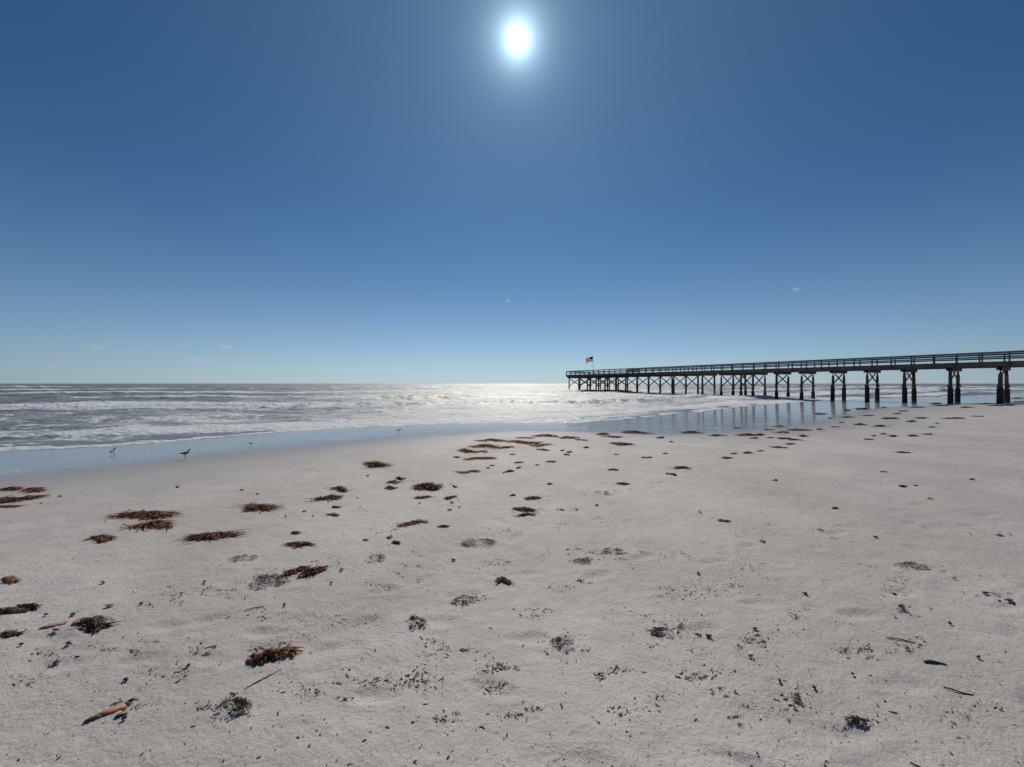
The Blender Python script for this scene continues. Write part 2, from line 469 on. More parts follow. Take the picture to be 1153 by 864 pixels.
def sea_sheet():
    us = np.linspace(-2.2, 2.2, 1450)
    # distances: fine near the shore, widening to the horizon
    inv = np.linspace(1 / 6.5, 1 / 420., 1150)
    dist = np.concatenate([1 / inv, np.geomspace(430, 9000, 70)])
    U, R = np.meshgrid(us, dist)
    X = U * R; Y = R + 0 * U
    d0 = bil(D0, X, Y) + 1.6 * (fbm(X * .11, Y * .11, 91, 3) - .5) * 2 + .5 * (fbm(X * .7, Y * .7, 92, 3) - .5)
    depth = np.clip(d0, 0, None)
    shoal = np.clip(depth / 6, 0, 1)
    H = np.zeros_like(X); foam = np.zeros_like(X)
    for k, (ln, amp, wf, wb, ff, fb, fs) in enumerate(crests):
        wob = (fbm(X * .09 + 3 * k, Y * .0 + k, 100 + k, 3) - .5) * 5.0 * (wb / 3.0) + (fbm(X * .6, Y * .2 + k, 120 + k, 3) - .5) * 1.2
        s = Y - ln(X) - wob
        a = amp * np.clip(.25 + 1.5 * (fbm(X * .035 / (1 + .25 * k) + 7 * k, 0 * Y + k * 3.1, 140 + k, 3) - .25), .12, 1.25)
        H += a * np.where(s < 0, np.exp(-(s / wf) ** 2), np.exp(-(s / wb) ** 2)) - a * .25 * np.exp(-((s + 2.4 * wf) / (1.5 * wf)) ** 2)
        pf = np.where(s < 0, np.clip(1 + s / ff, 0, 1) ** .6, np.clip(1 - s / fb, 0, 1) ** .8)
        var = np.clip(2.4 * fbm(X * .06 / (1 + .3 * k) + 11 * k, Y * .03, 160 + k, 3) - .25, .15, 1.2)
        foam = np.maximum(foam, fs * pf * var)
        # white face tumbling just in front of the crest
        H += a * .35 * (fbm(X * 2.5, Y * 3.5, 180 + k, 3) - .5) * pf * np.clip(1.2 * fs, 0, 1)
    # wind chop, running mostly towards the beach
    def chop(l, amp, ang, seed, lim):
        c, s_ = math.cos(ang), math.sin(ang)
        x2 = (X * c + Y * s_) / (l * 2.6); y2 = (-X * s_ + Y * c) / l
        n = fbm(x2, y2, seed, 2)
        r = 1 - np.abs(2 * n - 1) * 1.6
        return amp * r * np.clip(2 - R / lim, 0, 1)
    c = chop(5.5, .20, .12, 201, 350) + chop(2.4, .17, -.25, 202, 160) + chop(1.1, .075, .3, 203, 80) + chop(13, .30, .05, 204, 900)
    H += c * np.interp(depth, [0, 3, 9, 40], [.06, .30, .60, 1.0])
    H *= np.interp(depth, [0, 1.5, 5], [.08, .45, 1.0])
    # drifting foam lace between the lines, thick in the surf, and the swash edge
    lace = .72 * np.interp(depth, [0, 2, 8, 30, 45, 90], [.55, .75, .85, .80, .45, .05]) * np.clip(2.3 * fbm(X * .10, Y * .16, 211, 3) - .50, 0, 1.0)
    lace *= np.interp(X, [-40, -18, -4, 14, 50], [.56, .66, .88, .90, .75])
    foam = np.maximum(foam, lace)
    edge = np.where(d0 < .45, np.exp(-((d0 - .45) / .14) ** 2), np.exp(-(d0 - .45) / .55)) * np.clip(2.6 * fbm(X * .5, Y * .5, 212, 3) - .40, 0.25, 1)
    foam = np.maximum(foam, 1.0 * edge)
    # whitecaps out at sea
    wc = np.clip((fbm(X * .045, Y * .12, 221, 4, .6) - .66) * 7, 0, 1) * np.clip((R - 70) / 60, 0, 1)
    foam = np.maximum(foam, .75 * wc)
    base = .012 + np.where(d0 < 0, -.10 * np.clip(-d0 * 3, 0, 1) - .35 * np.clip(-d0 / 6, 0, 1), 0)
    gh = np.where(R < 130, ground(X, Y, False), -2)
    rise = np.clip(d0 / .9, 0, 1); rise = rise * rise * (3 - 2 * rise)
    H = np.where(d0 > 0, np.maximum((base + H) * rise + (gh - .004) * (1 - rise), gh - .004 + .012 * rise), base)
    H = np.where(d0 < 0, np.minimum(H, gh - .02), H)
    calm = np.clip(1 - depth / 2.6, 0, 1)
    V = np.stack([X.ravel(), Y.ravel(), H.ravel()], 1)
    ny, nx = X.shape
    idx = np.arange(nx * ny).reshape(ny, nx)
    Q = np.stack([idx[:-1, :-1].ravel(), idx[:-1, 1:].ravel(), idx[1:, 1:].ravel(), idx[1:, :-1].ravel()], 1)
    keep = (d0.ravel()[Q].max(1) > -1.0)
    o = raw_mesh('sea_water', V, Q[keep], M_water)
    for nm, arr in (('foam', foam), ('calm', calm), ('dist', R)):
        a = o.data.attributes.new(nm, 'FLOAT', 'POINT'); a.data.foreach_set('value', arr.ravel().astype(np.float32))
    return tag(o, kind='structure')
sea_sheet()

# ------------------------------------------------------------------ pier
def pier():
    ang = math.atan(246.5 / 410)
    root = empty('pier', (44.9, 37.3, 0), 0)
    tag(root, 'long weathered timber pier on crossed pile bents running out over the surf', 'pier')
    U = Vector((-math.sin(ang), math.cos(ang), 0)); Vv = Vector((math.cos(ang), math.sin(ang), 0))
    Wd = 3.5
    def P(s, v, z): return U * s + Vv * v + Vector((0, 0, z))
    def S(z): return (z - 37.3) / math.cos(ang)
    Zs = [34.65, 37.3, 40.1, 42.7, 45.4, 48.2, 50.7, 53.3, 54.75, 55.7, 57.25, 59.9, 62.4, 64.4, 66.8, 69, 71.3, 73.7, 76, 78.6, 80.9, 83.3, 85.8, 88.8]
    Zs = [19, 21.6, 24.2, 26.8, 29.4, 32.0] + Zs
    r = random.Random(5)
    zt = 3.52
    for Z in Zs:
        s = S(Z)
        head = Z > 77
        vs = [0, Wd] + ([Wd * 2] if head else [])
        for v in vs:
            w = P(s, v, 0); gx_, gy_ = w.x + root.location.x, w.y + root.location.y
            zb = min(ground1(gx_, gy_, False), 0) - .8
            lean = Vector((r.uniform(-.05, .05), r.uniform(-.05, .05), 0))
            rr = r.uniform(.125, .15)
            m = MB(); m.tube([w + lean + Vector((0, 0, zb)), w + lean * .5 + Vector((0, 0, 1.5)), w + Vector((0, 0, 3.0)), w + Vector((0, 0, zt + .27))], [rr * 1.15, rr * 1.08, rr, rr * .96], 12)
            pl = m.build('pile', M_pile, root, True)
            if 33 < Z < 58:
                top = 1.75 if Z < 46 else 1.0
                top += r.uniform(-.12, .12)
                j = MB(); j.tube([w + lean + Vector((0, 0, zb + .02)), w + lean * .6 + Vector((0, 0, top - .12)), w + lean * .55 + Vector((0, 0, top))], [.215, .205, .165], 14)
                j.build('pile_jacket', M_jacket, pl, True)
        # split cap either side of the pile heads
        v0, v1 = -.38, vs[-1] + .38
        m = MB()
        for q in (-.19, .19):
            m.beam(P(s + q, v0, zt + .12), P(s + q, v1, zt + .12), .075, .30)
        m.build('cap_beam', M_beam, root)
        hi, lo = zt - .10, (1.85 if Z < 52 else 1.45)
        for a, b in zip(vs[:-1], vs[1:]):
            m = MB(); m.beam(P(s - .19, a - .08, hi), P(s - .19, b + .08, lo), .05, .17); m.build('cross_brace', M_beam, root)
            m = MB(); m.beam(P(s + .19, a - .08, lo), P(s + .19, b + .08, hi), .05, .17); m.build('cross_brace', M_beam, root)
    s0, s1 = S(17), S(89.4); sh = S(76.2)
    # stringers, fascia, deck
    for v in (.06, Wd / 2, Wd - .06):
        m = MB(); m.beam(P(s0, v, 3.925), P(s1, v, 3.925), .10, .29); m.build('stringer', M_beam, root)
    for v in (Wd * 1.5, Wd * 2 - .06):
        m = MB(); m.beam(P(sh, v, 3.925), P(s1, v, 3.925), .10, .29); m.build('stringer', M_beam, root)
    m = MB(); s = s0; k = 0
    while s < s1:
        e = s > sh
        m.beam(P(s + .07, -.22, 4.10 + r.uniform(-.003, .003)), P(s + .07, (Wd * 2 if e else Wd) + .22, 4.10), .138, .045)
        s += .145
    m.build('deck', M_rail, root)
    for (a, b, v) in ((s0, s1, -.25), (s0, sh, Wd + .25), (sh, s1, Wd * 2 + .25)):
        m = MB(); m.beam(P(a, v, 4.05), P(b, v, 4.05), .05, .50); m.build('fascia_board', M_beam, root)
    # railings
    post_n = 0; late = MB()
    def run(pa, pb, out, n):
        nonlocal post_n
        pa, pb = Vector(pa), Vector(pb); d = (pb - pa).normalized()
        for k in range(n + 1):
            p = pa.lerp(pb, k / n)
            dz = r.uniform(-.01, .01)
            tgt = MB() if post_n < 99 else late
            tgt.beam(p + Vector((0, 0, 3.86)), p + Vector((0, 0, 5.15 + dz)), .10, .10, up=tuple(d))
            if tgt is not late: tgt.build('rail_post', M_rail, root)
            post_n += 1
        o = Vector(out) * .0
        z = Vector((0, 0, 1)); inn = -Vector(out) * .075
        for nm, zc, w, h, off in (('handrail', 5.21, .20, .05, 0), ('upper_rail', 5.12, .045, .12, 1), ('middle_rail', 4.74, .045, .14, 1)):
            m = MB(); q = inn * off
            m.beam(pa + q + z * zc, pb + q + z * zc, w, h); m.build(nm, M_rail, root)
    sp = 1.56
    a0 = S(31.5)
    run(P(a0, -.33, 0), P(s1, -.33, 0), -Vv, round((s1 - a0) / sp))
    run(P(a0 + .7, Wd + .33, 0), P(sh, Wd + .33, 0), Vv, round((sh - a0) / sp))
    run(P(sh, Wd * 2 + .33, 0), P(s1, Wd * 2 + .33, 0), Vv, 9)
    run(P(s1 + .06, -.2, 0), P(s1 + .06, Wd * 2 + .2, 0), U, 5)
    run(P(sh - .06, Wd + .5, 0), P(sh - .06, Wd * 2 + .2, 0), -U, 2)
    post_n = 200
    run(P(s0, -.33, 0), P(a0, -.33, 0), -Vv, round((a0 - s0) / sp))
    run(P(s0, Wd + .33, 0), P(a0 + .7, Wd + .33, 0), Vv, round((a0 + .7 - s0) / sp))
    lt = late.build('rail_post', M_rail, root); lt['kind'] = 'stuff'
    # flag on its own pole, standing on the deck of the pier head
    f = S(84.0)
    b = P(f, 2.5, 0) + root.location
    fl = empty('flag', (b.x, b.y, 4.12), 0)
    tag(fl, 'small striped flag flying from a thin pole at the seaward end of the pier', 'flag')
    H = 4.45
    m = MB(); m.tube([(0, 0, 0), (0, 0, 2), (0, 0, H)], [.045, .038, .028], 10); m.build('flag_pole', mat_plain('pale_painted_metal', (.62, .62, .60), .4), fl, True)
    m = MB(); m.tube([(0, 0, H), (0, 0, H + .03), (0, 0, H + .07), (0, 0, H + .1)], [.03, .055, .05, .01], 10); m.build('finial', mat_plain('brass', (.6, .42, .15), .3, .2, 20, Metallic=1.0), fl, True)
    m = MB(); m.beam((0, 0, .0), (0, 0, .03), .25, .25, up=(1, 0, 0)); m.build('pole_base', M_bark, fl)
    L, Hh, nx = 1.75, 1.12, 28
    def cloth(u, v):   # u along the fly (towards the left, downwind), v down the hoist
        x = -u * L * .93 - .04
        y = .16 * math.sin(u * 9.5 + v * 1.2) * u ** .6
        z = H - .06 - v * Hh - .42 * u ** 1.4 + .05 * math.sin(u * 11 + 1) * u
        return (x, y, z)
    def cloth_mat(name, c):
        g = G(name); n = g.noise(g.coord(), 30, 2); cc = g.mix(g.maprange(n, .3, .7), tuple(q * .9 for q in c), c)
        tr = g.N.new('ShaderNodeBsdfTranslucent'); g.L.new(cc, tr.inputs[0]); ms = g.N.new('ShaderNodeMixShader'); ms.inputs[0].default_value = .78
        g.L.new(g.bsdf(Base_Color=cc, Roughness=.8), ms.inputs[1]); g.L.new(tr.outputs[0], ms.inputs[2])
        return g.finish(ms.outputs[0])
    red, white, blue = cloth_mat('flag_red', (.55, .05, .07)), cloth_mat('flag_white', (.8, .79, .77)), cloth_mat('flag_blue', (.03, .04, .17))
    def patch(name, cells, mt, parent, off=0.0, thick=.004):
        m = MB()
        for (u0, u1, v0, v1) in cells:
            n = max(1, int(round((u1 - u0) * nx)))
            top = []; bot = []
            base = len(m.v)
            for k in range(n + 1):
                u = u0 + (u1 - u0) * k / n
                for sgn in (-1, 1):
                    for v in (v0, v1):
                        q = cloth(u, v); m.v.append((q[0], q[1] + sgn * (thick / 2 + off), q[2]))
            for k in range(n):
                a = base + 4 * k; b_ = a + 4
                m.f += [(a, a + 1, b_ + 1, b_), (a + 2, b_ + 2, b_ + 3, a + 3), (a, b_, b_ + 2, a + 2), (a + 1, a + 3, b_ + 3, b_ + 1)]
            a = base; e = base + 4 * n
            m.f += [(a, a + 2, a + 3, a + 1), (e, e + 1, e + 3, e + 2)]
        return m.build(name, mt, parent)
    reds, whites = [], []
    for k in range(13):
        u0 = .4 if k < 7 else 0
        (reds if k % 2 == 0 else whites).append((u0, 1, k / 13, (k + 1) / 13))
    patch('red_stripes', reds, red, fl); patch('white_stripes', whites, white, fl)
    ct = patch('canton', [(0, .4, 0, 7 / 13)], blue, fl)
    m = MB()
    for row in range(9):
        for c in range(6 if row % 2 == 0 else 5):
            u = .4 * ((2 * c + 1 + (row % 2)) / 12); v = 7 / 13 * ((row + 1) / 10)
            q = cloth(u, v)
            for sgn in (-1, 1):
                bs = len(m.v)
                for i in range(10):
                    rr = .030 if i % 2 == 0 else .012
                    t = math.pi / 2 + i * math.pi / 5
                    m.v.append((q[0] + rr * math.cos(t), q[1] + sgn * .006, q[2] + rr * math.sin(t)))
                m.f.append(tuple(range(bs, bs + 10)))
    m.build('stars', white, ct)
pier()

# ------------------------------------------------------------------ seaweed
def strand_mesh(specs):
    """specs: list of (points Nx3 array, radius, flat) -> vertices and quads of thin three-sided strands"""
    Vs, Qs = [], []; b = 0
    for pts, rad, flat in specs:
        n = len(pts)
        d = np.gradient(pts, axis=0); d /= np.linalg.norm(d, axis=1, keepdims=True) + 1e-9
        up = np.array([0, 0, 1.0]); a = np.cross(d, up); a /= np.linalg.norm(a, axis=1, keepdims=True) + 1e-6
        c = np.cross(a, d)
        tp = np.interp(np.linspace(0, 1, n), [0, .15, .6, 1], [.5, 1, .8, .12])[:, None] * rad
        ring = [pts + a * tp * flat, pts - a * tp * flat, pts + c * tp]
        V = np.stack(ring, 1).reshape(-1, 3)
        Vs.append(V)
        for k in range(n - 1):
            for i in range(3):
                j = (i + 1) % 3
                Qs.append((b + k * 3 + i, b + k * 3 + j, b + (k + 1) * 3 + j, b + (k + 1) * 3 + i))
        b += len(V)
    return Vs, Qs

def clump(px, py, w, h, kind, seed):
    """a heap of strands lying on the beach; px, py = middle of its base line in the photo, w, h its size there"""
    R = np.random.default_rng(seed)
    X, Y = at(px, py + h * .12)
    s = Y / F
    W = w * s * (1.15 if kind == 'o' else 1)
    Hh = min(max(.46 * h * s, .013), .18)
    if kind in 't': Hh = min(.45 * h * s, .09)
    if kind == 's': Hh = min(Hh, .014)
    t = (py - CY) / F
    D = max(min((h * s - Hh * .6) / max(t, .03), W * (1.1 if kind in 'tns' else .8)), W * .24)
    ang = R.uniform(-.22, .22)
    ca, sa = math.cos(ang), math.sin(ang)
    Vs, Qs = [], []; b = 0
    minr = .35 * s                                 # keep strands about a pixel wide
    def gz(x, y): return ground(X + x, Y + y, True)
    # the heap wanders along a bent centre line
    cu = np.array([-.5, -.3, -.1, .1, .3, .5]); cv = np.cumsum(R.normal(0, .22, 6)); cv = (cv - cv.mean()); cv = np.clip(cv, -.42, .42)
    thick = np.interp(cu, [-.5, -.25, 0, .25, .5], [.25, .85, 1, .85, .25]) * R.uniform(.4, 1.1, 6)
    if kind in 'mdo':
        # lumpy matted body, several lobes
        nl = 3 + int(w > 14) + 2 * int(w > 26) + 2 * int(w > 40)
        for k in range(nl):
            u_ = -.38 + .76 * (k + R.uniform(.1, .9)) / nl
            ox = u_ * W * .9; oy = (np.interp(u_, cu, cv) + R.normal(0, .10)) * D
            tk = np.interp(u_, cu, thick)
            lw = W * R.uniform(.30, .75) / nl; ld = D * R.uniform(.10, .26) * (.4 + tk); lh = Hh * R.uniform(.3, 1.0) * tk
            if kind == 'o': lh *= .7
            nr, na = 12, 30
            rr = np.linspace(0, 1, nr)[:, None]; aa = np.linspace(0, 2 * np.pi, na, endpoint=False)[None, :]
            edge = 1 + .75 * (fbm(np.cos(aa) * 2.2 + seed, np.sin(aa) * 2.2 + k * 5, seed, 3) - .5) * 2
            x = ox + rr * np.cos(aa) * lw * edge; y = oy + rr * np.sin(aa) * ld * edge
            z = lh * (1 - rr ** 2) ** .7 * (.15 + 1.7 * fbm(x / (W + .05) * 16 + 3, y / (W + .05) * 20, seed + k, 3) ** 1.3) 
            z = np.where(rr > .97, -.01, z)
            x2, y2 = x * ca - y * sa, x * sa + y * ca
            V = np.stack([x2.ravel(), y2.ravel(), (gz(x2, y2) + z).ravel()], 1); Vs.append(V)
            for i in range(nr - 1):
                for j in range(na):
                    Qs.append((b + i * na + j, b + i * na + (j + 1) % na, b + (i + 1) * na + (j + 1) % na, b + (i + 1) * na + j))
            b += len(V)
    nst = int(np.clip(w * {'t': 3.2, 's': .8}.get(kind, 8), 9 if kind == 's' else 24, 380))
    knots = [(R.uniform(-.36, .36), R.uniform(-.34, .34), R.uniform(.04, .13)) for _ in range(3 + int(w / 9))]
    if kind == 's': knots = [(R.uniform(-.12, .12), R.uniform(-.12, .12), .07) for _ in range(2)]
    slope = R.uniform(-.5, .15)
    specs = []
    for k in range(nst):
        u = np.clip(R.normal(0, .24), -.5, .5); v = np.clip(R.normal(0, .26), -.5, .5)
        if kind in 'ts':
            kq = knots[R.integers(len(knots))]; u = kq[0] + R.normal(0, kq[2]); v = kq[1] + R.normal(0, kq[2] * 1.3)
        else:
            u = np.clip(R.uniform(-.46, .46) * (1 if R.random() < .6 else .6), -.5, .5)
            v = np.interp(u, cu, cv) + R.normal(0, .11)
            if R.random() < .12: u, v = np.clip(u + R.normal(0, .08), -.5, .5), v + R.normal(0, .2)
        x0, y0 = u * W, v * D
        lift = max(0, 1 - (2 * u) ** 2 - (2 * v) ** 2) if kind in 'ts' else float(np.interp(u, cu, thick)) * math.exp(-((v - np.interp(u, cu, cv)) / .16) ** 2)
        n = 6
        Ls = W * R.uniform(.10, .36) * {'t': .62, 's': .9}.get(kind, 1.0)
        if R.random() < .05 and kind in 'mdo': Ls = W * R.uniform(.4, .7)
        Ls = min(Ls, .40)
        tang = math.atan2((np.interp(u + .05, cu, cv) - np.interp(u - .05, cu, cv)) * D, .1 * W) if kind in 'mdo' else 0
        th = tang + R.normal(0, .6) + (math.pi if R.random() < .5 else 0)
        curl = R.normal(0, 1.6)
        pts = []
        x, y = x0, y0
        for i in range(n):
            f = i / (n - 1)
            pts.append((x, y, f))
            x += Ls / n * math.cos(th); y += Ls / n * math.sin(th) * .9; th += curl / n
        p = np.array(pts); x2 = p[:, 0] * ca - p[:, 1] * sa; y2 = p[:, 0] * sa + p[:, 1] * ca
        hh = Hh * lift * R.uniform(.35, 1.3)
        lz = hh * (1 - p[:, 2] ** 1.5 * R.uniform(.3, 1.0)) + .004 + Hh * .35 * R.random() * np.sin(p[:, 2] * math.pi) * (kind in 'mdt')
        z = np.maximum(lz, .002)
        if kind == 't': rad, fl_ = max(R.uniform(.0010, .0030), minr * .42), R.uniform(.8, 1.6)
        elif kind == 's': rad, fl_ = max(R.uniform(.003, .008), minr * .7), R.uniform(1.0, 2.2)
        else: rad, fl_ = max(R.uniform(.0018, .0055), minr * R.uniform(.5, 1.0)), R.uniform(.9, 2.4)
        specs.append((np.stack([x2, y2, z], 1), rad, fl_))
    allp = np.concatenate([q[0] for q in specs]); gzz = gz(allp[:, 0], allp[:, 1]); o_ = 0
    for q in specs:
        q[0][:, 2] += gzz[o_:o_ + len(q[0])]; o_ += len(q[0])
    v2, q2 = strand_mesh(specs)
    V = np.concatenate(Vs + v2)
    Q = np.array(Qs + [tuple(i + b for i in q) for q in q2], np.int32)
    V[:, 2] -= 0
    mt = {'m': M_brown, 'd': M_dark, 'o': M_orange, 't': M_twig, 's': M_twig}[kind]
    zz = ground1(X, Y)
    V = V - np.array([0, 0, zz])
    nm = {'m': 'seaweed_clump', 'd': 'seaweed_clump', 'o': 'seaweed_clump', 't': 'twig_tuft', 's': 'seaweed_scrap'}[kind]
    o = raw_mesh(nm, V, Q, mt)
    o.location = (X, Y, zz)
    return o

BIG = [  # x, y, w, h, kind, label
 (12, 551, 25, 7, 'm', 'dark brown seaweed clump at the wet edge, cut by the left side of the photo'),
 (39, 551, 31, 8, 'o', 'lighter tan seaweed clump just beside the dark one at the wet edge'),
 (18, 562, 42, 9, 'm', 'wide dark seaweed clump just below the two clumps at the wet edge'),
 (10, 570, 23, 4, 'o', 'thin strip of rusty seaweed under the wide dark clump'),
 (163, 579, 66, 13, 'm', 'largest spiky brown seaweed heap with long strands on the smooth damp sand'),
 (172, 592, 45, 10, 'm', 'rounded brown seaweed heap just below the largest spiky heap'),
 (293, 571, 44, 9, 'm', 'brown seaweed heap with a long thin tail pointing to the pier'),
 (115, 606, 30, 9, 'm', 'small slanting brown seaweed lump below the two big heaps'),
 (238, 603, 50, 11, 'm', 'low flat brown seaweed heap on smooth sand right of the slanting lump'),
 (12, 653, 26, 4, 'm', 'thin dark brown seaweed strip alone at the left side of the photo'),
 (10, 687, 30, 8, 'd', 'blackish seaweed heap at the left side of the photo on churned sand'),
 (34, 682, 24, 6, 'd', 'greyish black seaweed clump touching the blackish heap'),
 (10, 714, 24, 5, 'd', 'curved blackish strand bundle below the blackish heap'),
 (107, 702, 36, 15, 'd', 'dark leafy seaweed patch beside two salmon pieces'),
 (309, 737, 44, 15, 'm', 'bristly brown seaweed tuft trailing dry stalks in the near sand'),
 (260, 797, 40, 26, 't', 'open nest of dark twigs at the bottom of the photo'),
 (297, 655, 52, 16, 't', 'dark tangle of long twigs left of the brown knot on churned sand'),
 (354, 643, 24, 12, 'm', 'brown knot of seaweed ringed by pale fibres'),
 (333, 642, 20, 10, 'o', 'pale rusty fibrous seaweed web left of the brown knot'),
 (336, 613, 24, 8, 'o', 'pale rusty slanting seaweed wisp above the brown knot'),
 (276, 629, 30, 8, 't', 'faint line of thin twigs above the dark twig tangle'),
 (424, 523, 32, 9, 'm', 'lone rounded dark brown seaweed mound on clean sand near the waterline'),
 (382, 551, 24, 6, 'm', 'upper of two stacked brown seaweed strips below the lone mound'),
 (369, 561, 27, 9, 'm', 'lower slanting one of two brown seaweed strips below the lone mound'),
 (451, 539, 11, 5, 'm', 'topmost small knot in a short chain of three brown seaweed knots'),
 (443, 543, 14, 5, 'm', 'middle knot in a short chain of three brown seaweed knots'),
 (440, 549, 15, 6, 'm', 'lowest knot in a short chain of three brown seaweed knots'),
 (481, 548, 33, 11, 'm', 'slanting brown seaweed heap right of the chain of three knots'),
 (476, 560, 18, 4, 'm', 'flat brown seaweed strip just below the slanting heap'),
 (375, 580, 15, 4, 'm', 'small flat brown scrap left of the paler dry wisp'),
 (463, 589, 26, 8, 'o', 'pale rusty dry seaweed wisp slanting on open sand'),
 (555, 496, 30, 5, 'o', 'top strip of the rusty seaweed field by the waterline'),
 (547, 503, 32, 6, 'o', 'broad middle strip of the rusty seaweed field by the waterline'),
 (570, 504, 17, 3, 'o', 'narrow right hand strip of the rusty seaweed field'),
 (525, 508, 20, 7, 'o', 'thick left hand knot of the rusty seaweed field'),
 (541, 509, 15, 3, 'o', 'short thin strip inside the rusty seaweed field'),
 (541, 516, 28, 6, 'o', 'curved lowest strip of the rusty seaweed field'),
 (527, 531, 20, 5, 'o', 'rusty seaweed wisp alone below the rusty field'),
 (591, 498, 31, 6, 'o', 'rusty seaweed heap right of the rusty field, with a second thin strip above'),
 (592, 493, 18, 3, 'o', 'thin rusty strip just above the heap right of the rusty field'),
 (615, 491, 25, 6, 'o', 'rusty seaweed mound touching the mirror of wet sand'),
 (609, 501, 20, 4, 'o', 'rusty seaweed strip below the mound that touches the wet sand'),
 (640, 493, 19, 5, 'o', 'rusty seaweed mound just left of the pile reflections'),
 (679, 489, 15, 6, 'm', 'humped brown seaweed clump below the first pile reflections'),
 (691, 492, 18, 4, 'o', 'flat rusty seaweed tail joined to the humped brown clump'),
 (715, 487, 27, 5, 'd', 'dark twin humped seaweed clump on the wet edge under the pile reflections'),
 (700, 500, 24, 6, 'd', 'dark arched seaweed clump just below the dark twin humped one'),
 (778, 487, 19, 4, 'm', 'brown seaweed clump right of the dark twin humped one on the wet edge'),
 (807, 490.5, 17, 4, 'm', 'low rusty brown clump on the wet edge below the pile reflections'),
 (841, 490, 20, 5, 'o', 'rusty clump, left one of a joined pair on the wet edge'),
 (855, 489.5, 17, 4, 'm', 'brown clump, right one of a joined pair on the wet edge'),
 (423, 629, 26, 12, 't', 'ragged brownish twig tuft in the middle of the open sand'),
 (538, 611, 46, 10, 't', 'long dark twiggy wrack line slanting across the middle sand'),
 (567, 654, 18, 9, 'm', 'small upright brown seaweed sprig on the middle sand'),
 (524, 676, 30, 11, 't', 'dark crumbled twig patch below the upright sprig'),
 (467, 701, 26, 15, 't', 'bushy dark twig tuft with a shadow on the near sand'),
 (590, 574, 24, 6, 'd', 'dark seaweed wisp, upper of two close together on the mid beach'),
 (593, 580, 17, 4, 'd', 'dark seaweed wisp, lower of two close together on the mid beach'),
 (600, 561, 17, 5, 'm', 'brown seaweed tuft above the two dark wisps'),
 (692, 620, 28, 8, 't', 'dense black twig knot in a wide ring of litter'),
 (657, 632, 32, 7, 't', 'black twig patch left of the dense knot in the ring of litter'),
 (636, 724, 26, 18, 't', 'scattered black twig patch on the near sand in the middle'),
 (751, 712, 38, 12, 't', 'wide thin mat of black twigs on the near sand'),
 (701, 544.6, 13, 4, 'd', 'single black seaweed lump on the mid beach beside a pale wisp'),
 (678, 555, 19, 5, 't', 'faint twig smear below the single black lump'),
 (768, 527, 17, 4, 'd', 'dark seaweed smear alone on the mid beach below the pier reflections'),
 (1029, 637, 32, 9, 't', 'grey twig patch on the plain sand at the right'),
 (1017, 686, 17, 9, 't', 'small spidery twig tuft below the grey twig patch'),
 (965, 811, 30, 8, 't', 'black twig line at the bottom right of the photo'),
 (900, 785, 16, 12, 't', 'small stack of short black twigs near the bottom right'),
]
for k, (x, y, w, h, kd, lb) in enumerate(BIG):
    o = clump(x, y, w, h, kd, 300 + k)
    tag(o, lb, 'twigs' if kd == 't' else 'seaweed')

